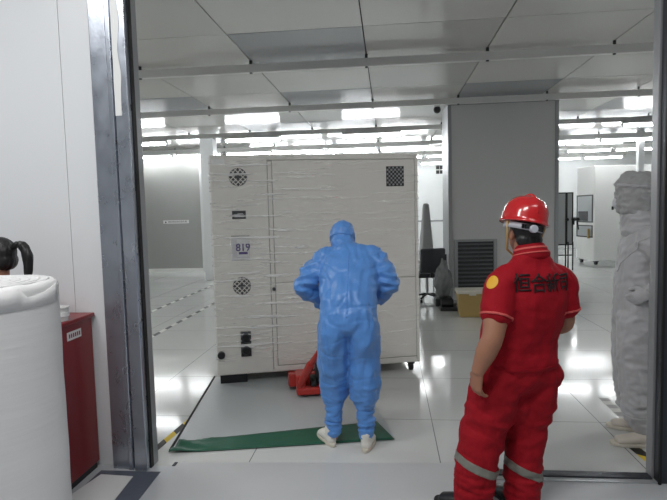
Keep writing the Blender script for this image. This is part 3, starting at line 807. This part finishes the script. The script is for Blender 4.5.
for s_ in (-1, 1):
    w_ = hl if s_ < 0 else hrt
    sh = Vector((s_*.168-.005, .205, 1.26)); el = Vector((s_*.282-.025, .13, 1.09))
    g.chain([Vector((s_*.07, .21, 1.285)), sh, sh.lerp(el, .55)+Vector((s_*.015, 0, .0)), el, el.lerp(w_, .45), el.lerp(w_, .97)], [(.065, .065), (.085, .085), (.088, .085), (.082, .078), (.074, .07), .044])
    yk = -.03*s_; xo = -.018 if s_ > 0 else -.004
    g.chain([(s_*.085, -.045, .93), (s_*.095, -.05, .80), (s_*.105+xo*.3, -.02, .62), (s_*.108+xo*.5, .0+yk, .46), (s_*.110+xo*.8, .0+yk, .37), (s_*.116+xo, .0+yk, .27), (s_*.118+xo, -.005+yk, .18), (s_*.118+xo, -.02+yk, .085)],
            [(.105, .13), (.112, .145), (.108, .125), (.108, .116), (.098, .102), (.062, .070), (.058, .064), (.048, .055)])
ff = folds((.004, (4, 4, 9), 'c', None), (.005, (7, 5, 2), 'c', lambda p: 1 if p.z > .45 else 0), (.016, (4, 4, 11), 'r', lambda p: max(0, min(1, (p.z-.88)*5))*max(.3, min(1, abs(p.x)*6))), (.016, (13, 11, 4), 'r', lambda p: max(0, 1-abs(p.z-.62)/.32)), (.014, (6, 6, 15), 'r', bump_at(.42, .14)),
           (.020, (8, 8, 34), 'r', bump_at(.20, .17)), (.016, (5, 5, 13), 'r', bump_at(.36, .10)), (.026, (7, 7, 17), 'r', lambda p: 1 if abs(p.x) > .205 and p.z > .9 else 0), (.009, (14, 14, 14), 'n', None),
           (.022, (13, 4, 3.5), 'r', lambda p: max(0, 1-abs(p.z-1.06)/.25)*max(0, 1-abs(p.x)/.21)), (.010, (22, 6, 9), 'r', lambda p: max(0, 1-abs(p.z-.92)/.12)))
bs = g.build('coverall', M['suit_blue'], pb, .0085, 4, ff)
zband(bs, 'ankle_elastic', M['suit_blue'], pb, .155, .168, .004, test=lambda c: c.z < .3)
# waist seam and centre back seam
band(bs, 'back_seam', M['suit_blue'], pb, (Vector((-.004, 0, 0)), Vector((-1, 0, 0))), (Vector((.004, 0, 0)), Vector((1, 0, 0))), .003, test=lambda c: abs(c.x) < .05 and c.z > .92 and c.y < .25 and c.z < 1.3)
h_ = Blob(); rr_ = hr
h_.ell(hc+hr @ Vector((0, -.012, .022)), (.094, .114, .112), hr); h_.ell(hc+hr @ Vector((0, .02, -.05)), (.08, .085, .09), hr)
h_.chain([(-.018, .235, 1.29), hc+hr @ Vector((0, -.03, -.05))], [(.085, .075), (.085, .08)])
hb_ = h_.build('hood', M['suit_blue'], pb, .008, 4, folds((.007, (12, 12, 18), 'r', None), (.004, (30, 30, 30), 'n', None)))
band(hb_, 'hood_strap', M['suit_blue'], pb, (hc+hr @ Vector((0, 0, -.012)), hr @ Vector((0, .25, -1))), (hc+hr @ Vector((0, 0, .002)), hr @ Vector((0, -.25, 1))), .004)
for s_ in (-1, 1):
    w_ = hl if s_ < 0 else hrt
    gb = Blob(); hand(gb, w_, (-.3*s_, .55, -.45), (-.2*s_, -.6, -.6), s_, 1.0, grow=.003)
    gb.chain([w_-Vector((-.3*s_, .55, -.45)).normalized()*.05, w_], [.037, .033])
    gb.build('glove', M['glove'], pb, .006, 2)
shoe('shoe', M['shoe_white'], pb, (-.118, -.035, 0), R(30), .25)
shoe('shoe', M['shoe_white'], pb, (.092, -.115, 0), R(-8), .25)

# --- worker in red with helmet
pr = thing('person', 'stocky person in a red polo shirt, red work trousers and red helmet, back turned', 'person', (.585, 2.80, 0), R(22))
hc = Vector((.100, -.045, 1.465)); hr = Matrix.Rotation(R(-10), 3, 'Z') @ Matrix.Rotation(R(4), 3, 'Y')
shl, elb, wrl = Vector((-.085, -.115, 1.215)), Vector((-.172, -.175, .975)), Vector((-.228, -.13, .80))
shr, ebr, wrr = Vector((.285, -.085, 1.20)), Vector((.315, -.09, .985)), Vector((.215, .11, .90))
b = Blob(); Tr = head(b, hc, hr, .98)
b.chain([(.062, -.03, .80), (.07, -.05, .98), (.095, -.085, 1.15), (.105, -.095, 1.27)], [(.17, .13), (.17, .13), (.17, .11), (.13, .075)])
b.chain([(.105, -.085, 1.28), hc+Vector((0, -.015, -.03))], [.068, .064])
b.chain([shl, shl.lerp(elb, .55), elb, elb.lerp(wrl, .35), wrl], [.062, .060, .051, .052, (.029, .036)])
b.chain([shr, shr.lerp(ebr, .55), ebr, ebr.lerp(wrr, .4), wrr], [.055, .051, .042, .043, (.024, .03)])
hand(b, wrl, (.02, .22, -1), (1, .1, 0), -1, .5, k=1.08)
hand(b, wrr, (-.75, .55, -.2), (-.3, -.6, -.6), 1, .6)
for s_, x0, kx, ky, ax, ay in ((-1, -.03, -.105, .02, -.168, .02), (1, .150, .128, -.015, .095, -.03)):
    b.chain([(x0, -.03, .76), ((x0+kx)/2, 0, .6), (kx, ky, .44), (ax, ay, .26), (ax, ay, .08)], [.095, .085, .062, .06, .042])
    b.chain([(ax, ay, .06), (ax-.01*(s_ < 0), ay+.05, .035)], [(.03, .03), (.028, .02)])
b.build('body', M['skin'], pr, .0055, 3)
eyes(Tr, pr)
t_ = Blob()
t_.ell((.065, -.045, .77), (.196, .150, .15)); t_.chain([(.065, -.04, .72), (.066, -.04, .85), (.068, -.045, .92)], [(.205, .155), (.205, .155), (.19, .14)])
t_.chain([(-.035, -.035, .76), (-.068, -.01, .6), (-.105, .015, .44), (-.142, .02, .26), (-.168, .02, .045)], [(.118, .145), (.120, .14), (.118, .128), (.112, .12), (.098, .108)])
t_.chain([(.165, -.045, .76), (.150, -.035, .6), (.128, -.02, .44), (.110, -.025, .26), (.095, -.03, .045)], [(.118, .145), (.116, .138), (.106, .122), (.096, .107), (.088, .098)])
t_.ell((.05, -.03, .62), (.08, .11, .16)); t_.ell((.262, -.045, .71), (.045, .085, .09)); t_.ell((-.14, -.02, .70), (.035, .08, .09))
tf = folds((.004, (4, 4, 7), 'c', None), (.003, (8, 8, 2.5), 'c', None), (.016, (7, 7, 8), 'r', lambda p: .6), (.018, (5, 5, 26), 'r', bump_at(.16, .14)), (.017, (5, 5, 12), 'r', bump_at(.5, .25)), (.008, (20, 14, 5), 'r', lambda p: max(0, 1-abs(p.z-.68)/.2)), (.004, (30, 30, 30), 'n', None))
tr_ = t_.build('trousers', M['trouser'], pr, .009, 5, tf)
zband(tr_, 'reflective_band', M['reflect'], pr, .170, .214, .004, tilt=(.42, -.05), test=lambda c: c.x < -.02 and c.z < .4)
zband(tr_, 'reflective_band', M['reflect'], pr, .240, .284, .004, tilt=(.42, -.05), test=lambda c: c.x > -.02 and c.z < .4)
s2 = Blob()
s2.chain([(.064, -.045, .80), (.066, -.045, .90), (.075, -.06, 1.0), (.092, -.085, 1.13), (.100, -.098, 1.245), (.102, -.098, 1.315), (.102, -.088, 1.36)], [(.212, .165), (.208, .16), (.206, .155), (.212, .148), (.195, .118), (.125, .085), (.086, .078)])
s2.chain([(.01, -.105, 1.265), shl, shl.lerp(elb, .3), shl.lerp(elb, .62)], [(.07, .075), (.08, .085), (.08, .083), (.073, .077)])
s2.chain([(.19, -.095, 1.265), shr, shr.lerp(ebr, .3), shr.lerp(ebr, .66)], [(.07, .075), (.08, .085), (.08, .083), (.074, .077)])
sf = folds((.003, (6, 5, 2.5), 'c', None), (.014, (6, 5, 6), 'r', lambda p: .8), (.014, (13, 9, 3.5), 'r', bump_at(.95, .22)), (.009, (9, 9, 20), 'r', bump_at(.86, .12)), (.004, (26, 26, 26), 'n', None))
sh_ = s2.build('polo_shirt', M['shirt'], pr, .0085, 4, sf)
zband(sh_, 'hem_seam', M['shirt'], pr, .79, .806, .003, test=lambda c: c.z < .9 and c.x > -.17)
for a, e_, tt in ((shl, elb, .60), (shr, ebr, .64)):
    d = (e_-a).normalized(); p0 = a.lerp(e_, tt-.02); p1 = a.lerp(e_, tt+.02); q_ = a.lerp(e_, tt)
    band(sh_, 'sleeve_cuff', M['trim_pink'], pr, (p0, -d), (p1, d), .004, test=lambda c, q_=q_: (c-q_).length < .11 and ((c.x < .03) == (q_.x < .03)) and (c.x < -.06 or c.x > .2))
c_ = Blob(); c_.chain([(.100, -.10, 1.345), (.10, -.088, 1.378)], [(.095, .088), (.082, .077)], n=32)
cl = c_.build('collar', M['shirt'], pr, .006, 3)
zband(cl, 'collar_trim', M['trim_pink'], pr, 1.354, 1.364, .003, tilt=(0, .25))
zband(cl, 'collar_trim', M['trim_pink'], pr, 1.330, 1.336, .003, tilt=(0, .25))
# lettering across the back, laid onto the cloth
bm = bmesh.new(); bm.from_mesh(sh_.data); tree = BVHTree.FromBMesh(bm); bm.free()
def on_back(me, cx, cz, sx, sz, m, name, ydir=1, off=.003, y0=-.6):
    bm = bmesh.new(); bm.from_mesh(me)
    bmesh.ops.triangulate(bm, faces=bm.faces[:])
    bmesh.ops.subdivide_edges(bm, edges=[e for e in bm.edges if e.calc_length() > .05], cuts=2)
    for v in bm.verts:
        x = cx+v.co.x*sx; z = cz+v.co.y*sz
        hit = tree.ray_cast(Vector((x, y0, z)), Vector((0, ydir, 0)))
        v.co = Vector((x, (hit[0].y-off*ydir) if hit[0] else -.2, z))
    bm.to_mesh(me); bm.free()
    o = link(name, me, m, pr); s_ = o.modifiers.new('t', 'SOLIDIFY'); s_.thickness = .002; s_.offset = 0; return o
for i, ch in enumerate('恒合新司'):
    on_back(text_mesh(ch, 1.0, .012), -.025+i*.082, 1.225-.003*i, .088, .098, M['ink'], 'back_lettering')
# round yellow badge on the left sleeve
nn = Vector((-.93, -.36, .1)).normalized(); bc = shl.lerp(elb, -.06); ta = Vector((0, 0, 1)).cross(nn).normalized(); tb = nn.cross(ta)
vs = [Vector((0, 0))]+[Vector((math.cos(a*PI/12), math.sin(a*PI/12)))*r_ for r_ in (.011, .022, .032) for a in range(24)]
P3 = []
for q_ in vs:
    o3 = bc+ta*q_.x+tb*q_.y; hit = tree.ray_cast(o3+nn*.3, -nn); P3.append((hit[0] if hit[0] else o3)+nn*.003)
fs = [(0, 1+a, 1+(a+1) % 24) for a in range(24)]+[(1+r_*24+a, 1+(r_+1)*24+a, 1+(r_+1)*24+(a+1) % 24, 1+r_*24+(a+1) % 24) for r_ in (0, 1) for a in range(24)]
o = MB().add(P3, fs).build('sleeve_badge', M['badge'], pr); o.modifiers.new('t', 'SOLIDIFY').thickness = .002
# hair under the helmet
hb = Blob(); hb.ell(hc+hr @ Vector((0, -.02, .03)), (.081, .094, .09), hr); hb.ell(hc+hr @ Vector((0, -.055, -.035)), (.068, .05, .045), hr)
hb.build('hair', M['hair'], pr, .007, 3)
# helmet
hx = Matrix.Translation(hc+hr @ Vector((-.012, -.008, .045))) @ (hr.to_4x4() @ Matrix.Rotation(R(-3), 4, 'X') @ Matrix.Rotation(R(9), 4, 'Y'))
def helmet_mod(v, an):
    x, y, z = v.x*.95, v.y*1.13, v.z
    k = max(0, 1-abs(z)/.028) if z < .03 else 0
    front = max(0, math.sin(an)); 
    if z < .012: y += .045*front**3*(1 if math.hypot(v.x, v.y) > .1165 else 0)
    if z > .05 and abs(x) < .02: z += .006*(1-abs(x)/.02)
    return hx @ Vector((x, y, z))
prof = [(.121, .0), (.1225, .005), (.1175, .010), (.1155, .022), (.114, .045), (.110, .070), (.100, .096), (.081, .119), (.054, .134), (.02, .141), (.001, .142)]
inn = [(.001, .137), (.05, .130), (.092, .1), (.106, .05), (.108, .012), (.112, .002)]
hm = MB().lathe([(.112, .0)]+prof+[], n=64, mod=helmet_mod)
he = hm.build('helmet', M['helmet'], pr, smooth=True)
MB().lathe(inn[::-1], n=48, mod=helmet_mod).build('helmet_lining', M['black'], he, smooth=True)
rg = MB(); 
rg.tube([hx @ Vector((0, .128*math.cos(a), .012+.137*math.sin(a))) for a in [R(15+i*10) for i in range(16)]], .009, 10)
rg.build('crown_ridge', M['helmet'], he, smooth=True)
HT = lambda x, y, z: hx @ Vector((x, y, z))
hbn = MB(); n = 40; vs = []
for i in range(n+1):
    a = R(160)+R(220)*i/n; x = .094*math.cos(a); y = .112*math.sin(a)
    dz = -.008*max(0, -math.sin(a))
    vs += [HT(x, y, -.032+dz), HT(x, y, -.002+dz)]
hbn.add(vs, [(2*i, 2*i+2, 2*i+3, 2*i+1) for i in range(n)])
o = hbn.build('headband', M['strap_white'], he, smooth=True); o.modifiers.new('t', 'SOLIDIFY').thickness = .005
for s_ in (-1, 1):
    for a in (22, 30): 
        an = R(-90+s_*a); MB().box((-.006, -.003, -.011), (.006, .003, .011), Matrix.Translation(HT(.1*math.cos(an), .118*math.sin(an), -.024)) @ hr.to_4x4()).build('ratchet_slot', M['black'], o)
MB().box((-.04, -.124, -.034), (.04, -.112, -.012), hx).build('ratchet_housing', M['black'], he, bevel=.004)
MB().cyl(HT(-.006, -.115, -.03), HT(-.006, -.142, -.031), .019, n=20).build('ratchet_knob', M['strap_white'], he, bevel=.003)
for s_ in (-1, 1):
    MB().tube([HT(s_*.1, -.03, -.005), hc+hr @ Vector((s_*.09, .0, -.03)), hc+hr @ Vector((s_*.072, .035, -.09)), hc+hr @ Vector((s_*.02, .06, -.125)), hc+hr @ Vector((0, .065, -.128))], .0055, 8).build('chin_strap', M['strap_yellow'], he, smooth=True)
shoe('shoe', M['shoe_black'], pr, (-.138, -.045, 0), R(38), .28, 1.05, M['rubber'])
shoe('shoe', M['shoe_black'], pr, (.098, -.10, 0), R(12), .28, 1.05, M['rubber'])

# --- person in the grey suit, in profile behind the right post
pg = thing('person', 'person in a loose grey hooded cleanroom suit standing behind the right door post', 'person', (1.672, 3.72, 0), R(76))
hc = Vector((.0, .035, 1.655)); hr = Matrix.Rotation(R(-14), 3, 'Z')
b = Blob(); Tg = head(b, hc, hr, 1.0)
b.chain([(0, 0, .90), (0, 0, 1.08), (0, -.01, 1.27), (0, -.02, 1.42)], [(.14, .10), (.135, .095), (.16, .105), (.13, .07)])
b.chain([(0, -.01, 1.42), hc+Vector((0, -.015, -.03))], [.058, .055])
arms = {-1: ((-.185, -.03, 1.36), (-.27, -.20, 1.15), (-.245, -.01, 1.04)), 1: ((.185, -.03, 1.36), (.27, -.20, 1.15), (.245, -.01, 1.04))}
for s_ in (-1, 1):
    a, e_, w_ = (Vector(q) for q in arms[s_])
    b.chain([a, a.lerp(e_, .5), e_, e_.lerp(w_, .5), w_], [.05, .045, .038, .035, .026])
    hand(b, w_, (-s_*.25, .8, -.5), (-s_*.9, -.2, 0), s_, .5)
    b.chain([(s_*.09, 0, .88), (s_*.1, .01, .66), (s_*.105, .015, .48), (s_*.11, -.01, .28), (s_*.11, -.02, .09)], [.09, .08, .06, .058, .04])
    b.chain([(s_*.11, -.03, .06), (s_*.115, .03, .035)], [(.028, .028), (.026, .018)])
b.build('body', M['skin'], pg, .009, 3)
eyes(Tg, pg)
g = Blob()
g.chain([(0, .02, .84), (0, .025, 1.0), (0, .015, 1.15), (0, .0, 1.29), (0, -.015, 1.40), (0, -.01, 1.47)], [(.215, .135), (.205, .135), (.205, .135), (.205, .13), (.16, .105), (.09, .085)])
for s_ in (-1, 1):
    a, e_, w_ = (Vector(q) for q in arms[s_])
    g.chain([a+Vector((-s_*.07, 0, .02)), a, a.lerp(e_, .5), e_, e_.lerp(w_, .5), e_.lerp(w_, .95)], [.075, .088, .086, .082, .07, .046])
    g.chain([(s_*.10, .02, .86), (s_*.11, .03, .66), (s_*.112, .025, .48), (s_*.112, .01, .30), (s_*.112, .0, .21), (s_*.11, -.035, .115)], [(.115, .132), (.113, .125), (.108, .118), (.105, .116), (.095, .108), (.072, .08)])
gf = folds((.003, (4, 4, 8), 'c', None), (.004, (8, 8, 2), 'c', None), (.014, (5, 5, 8), 'r', lambda p: .8), (.018, (8, 8, 30), 'r', bump_at(.26, .14)), (.008, (14, 12, 3), 'r', bump_at(.8, .4)), (.012, (7, 7, 22), 'r', lambda p: 1 if abs(p.x) > .19 else 0), (.005, (24, 24, 24), 'n', None))
gs_ = g.build('coverall', M['suit_grey'], pg, .009, 4, gf)
zband(gs_, 'ankle_elastic', M['suit_grey'], pg, .19, .205, .005, test=lambda c: c.z < .3)
a, e_ = Vector(arms[-1][0]), Vector(arms[-1][1])
band(gs_, 'sleeve_seam', M['suit_grey'], pg, (a-Vector((0, 0, .05)), Vector((.75, 0, .65))), (a-Vector((0, 0, .05))+Vector((-.006, 0, -.006)), Vector((-.75, 0, -.65))), .004, test=lambda c: c.x < -.05 and c.z > 1.15)
h_ = Blob()
h_.ell(hc+hr @ Vector((0, -.022, .03)), (.115, .128, .125), hr); h_.chain([hc+hr @ Vector((0, .0, -.09)), hc+hr @ Vector((0, -.008, .05)), hc+hr @ Vector((0, -.012, .10))], [(.108, .112), (.116, .13), (.105, .115)])
hd_ = h_.build('hood', M['hood_grey'], pg, .008, 3, folds((.015, (9, 9, 20), 'r', None), (.009, (26, 26, 34), 'r', None)))
band(hd_, 'hood_seam', M['suit_grey'], pg, (hc+Vector((0, 0, .052)), hr @ Vector((0, .12, -1))), (hc+Vector((0, 0, .066)), hr @ Vector((0, -.12, 1))), .005)
c_ = Blob(); c_.chain([(0, -.005, 1.43), (0, .005, 1.49), (0, .02, 1.535)], [(.135, .125), (.122, .122), (.105, .108)], n=32)
c_.build('hood_cape', M['suit_grey'], pg, .008, 3, folds((.012, (8, 8, 24), 'r', None), (.006, (24, 24, 24), 'r', None)))
mk = Blob(); mk.ell(hc+hr @ Vector((0, .085, -.05)), (.055, .05, .05), hr); mk.build('face_mask', M['mask'], pg, .006, 3)
MB().box((-.02, .125, -.095), (.02, .137, -.07), Matrix.Translation(hc) @ hr.to_4x4()).build('mask_valve', M['black'], pg, bevel=.004)
for s_ in (-1, 1):
    a, e_, w_ = (Vector(q) for q in arms[s_]); gb = Blob()
    hand(gb, w_, (-s_*.25, .8, -.5), (-s_*.9, -.2, 0), s_, .5, grow=.003); gb.chain([e_.lerp(w_, .85), w_], [.036, .032]); gb.build('glove', M['suit_grey'], pg, .006, 2)
shoe('shoe', M['shoe_grey'], pg, (-.115, -.10, 0), R(10), .29, 1.15, M['sole'], .15)
shoe('shoe', M['shoe_grey'], pg, (.115, -.13, 0), R(-8), .30, 1.15, M['sole'], .15)

# --- woman with a ponytail behind the foam roll
pw = thing('person', 'person with a black ponytail, mostly hidden behind the white foam roll', 'person', (-2.27, 2.86, 0), R(86))
hc = Vector((0, .0, 1.375)); hr = Matrix.Rotation(R(-6), 3, 'X') @ Matrix.Rotation(R(8), 3, 'Z')
b = Blob(); Tw = head(b, hc, hr, .95)
b.chain([(0, 0, .74), (0, 0, .9), (0, -.01, 1.04), (0, -.015, 1.15)], [(.13, .1), (.11, .085), (.13, .09), (.11, .065)])
b.chain([(0, -.01, 1.16), hc+Vector((0, -.02, -.03))], [.048, .048])
for s_ in (-1, 1):
    b.chain([(s_*.15, -.015, 1.12), (s_*.17, -.04, .95), (s_*.175, -.03, .88), (s_*.16, .06, .79), (s_*.14, .13, .74)], [.042, .038, .034, .032, .024])
    hand(b, (s_*.14, .13, .74), (-.2*s_, .6, -.5), (-.4*s_, -.3, -.6), s_, .5, k=.9)
    b.chain([(s_*.08, 0, .72), (s_*.085, .01, .55), (s_*.085, .01, .40), (s_*.09, -.01, .25), (s_*.09, -.02, .07)], [.08, .07, .052, .05, .036])
    b.chain([(s_*.09, -.02, .05), (s_*.09, .04, .03)], [(.026, .026), (.024, .018)])
b.build('body', M['skin'], pw, .0085, 3)
eyes(Tw, pw)
g = Blob(); g.chain([(0, 0, .70), (0, 0, .9), (0, -.01, 1.05), (0, -.015, 1.16), (0, -.012, 1.19)], [(.15, .115), (.13, .1), (.145, .108), (.115, .075), (.07, .065)])
for s_ in (-1, 1): g.chain([(s_*.09, -.015, 1.13), (s_*.15, -.015, 1.115), (s_*.17, -.035, .98)], [.055, .058, .052])
g.build('t_shirt', M['tshirt'], pw, .01, 4, folds((.008, (8, 8, 12), 'r', None)))
g = Blob(); g.chain([(0, 0, .76), (0, 0, .68)], [(.142, .115), (.145, .12)])
for s_ in (-1, 1): g.chain([(s_*.08, 0, .70), (s_*.085, .01, .40), (s_*.09, -.015, .06)], [(.09, .1), (.072, .078), (.06, .065)])
g.build('trousers', M['dark'], pw, .01, 4, folds((.008, (8, 8, 14), 'r', None)))
hb = Blob()
hb.ell(hc+hr @ Vector((0, -.022, .03)), (.083, .096, .092), hr); hb.ell(hc+hr @ Vector((0, -.05, -.02)), (.078, .062, .06), hr); hb.ell(hc+hr @ Vector((0, .045, .07)), (.068, .045, .042), hr)
hb.build('hair', M['hair'], pw, .006, 2, folds((.004, (40, 12, 12), 'r', None)))
pt = Blob(); P0 = hc+Vector((0, -.105, .055))
pt.chain([P0, P0+Vector((0, -.035, .022)), P0+Vector((0, -.075, .01)), P0+Vector((0, -.098, -.045)), P0+Vector((0, -.10, -.12)), P0+Vector((0, -.085, -.20))], [.016, .02, .027, .029, .025, .010])
pt.build('ponytail', M['hair'], pw, .005, 2, folds((.004, (40, 40, 8), 'r', None)))
o = MB().lathe([(.012, -.008), (.022, -.008), (.024, 0), (.022, .008), (.012, .008)], n=20).build('hair_tie', M['rubber'], pw, smooth=True)
o.location = P0+Vector((0, .002, .0)); o.rotation_euler = (R(70), 0, 0)
shoe('shoe', M['shoe_white'], pw, (-.09, -.08, 0), 0, .23, .9)
shoe('shoe', M['shoe_white'], pw, (.09, -.08, 0), 0, .23, .9)

# ------------------------------------------------------------------ light: lamps of the front room, added side fills, world, view
def lamp(x, y, e, sx=1.2, sy=.25, z=3.9):
    l = bpy.data.lights.new('anteroom_lamp', 'AREA'); l.shape = 'RECTANGLE'; l.size = sx; l.size_y = sy; l.energy = e; l.color = (1, .995, .985)
    o = bpy.data.objects.new('anteroom_lamp', l); COL.objects.link(o); o.location = (x, y, z); return o
for x, y, e in ((-2.4, 1.2, 48), (-.6, .7, 48), (1.8, 1.2, 14)): lamp(x, y, e)
for x, y, e in ((-5.6, 5.6, 60), (5.2, 6.2, 60)): lamp(x, y, e, z=3.34).name = 'added_side_fill'  # unseen fill lights, added to brighten the column and the near ceiling
w = bpy.data.worlds.new('world'); SC.world = w; w.use_nodes = True
w.node_tree.nodes['Background'].inputs[0].default_value = (.5, .52, .55, 1); w.node_tree.nodes['Background'].inputs[1].default_value = .3
SC.view_settings.view_transform = 'Standard'; SC.view_settings.look = 'None'; SC.view_settings.gamma = 1
SC.view_settings.exposure = 0.27
SC.cycles.diffuse_bounces = 6
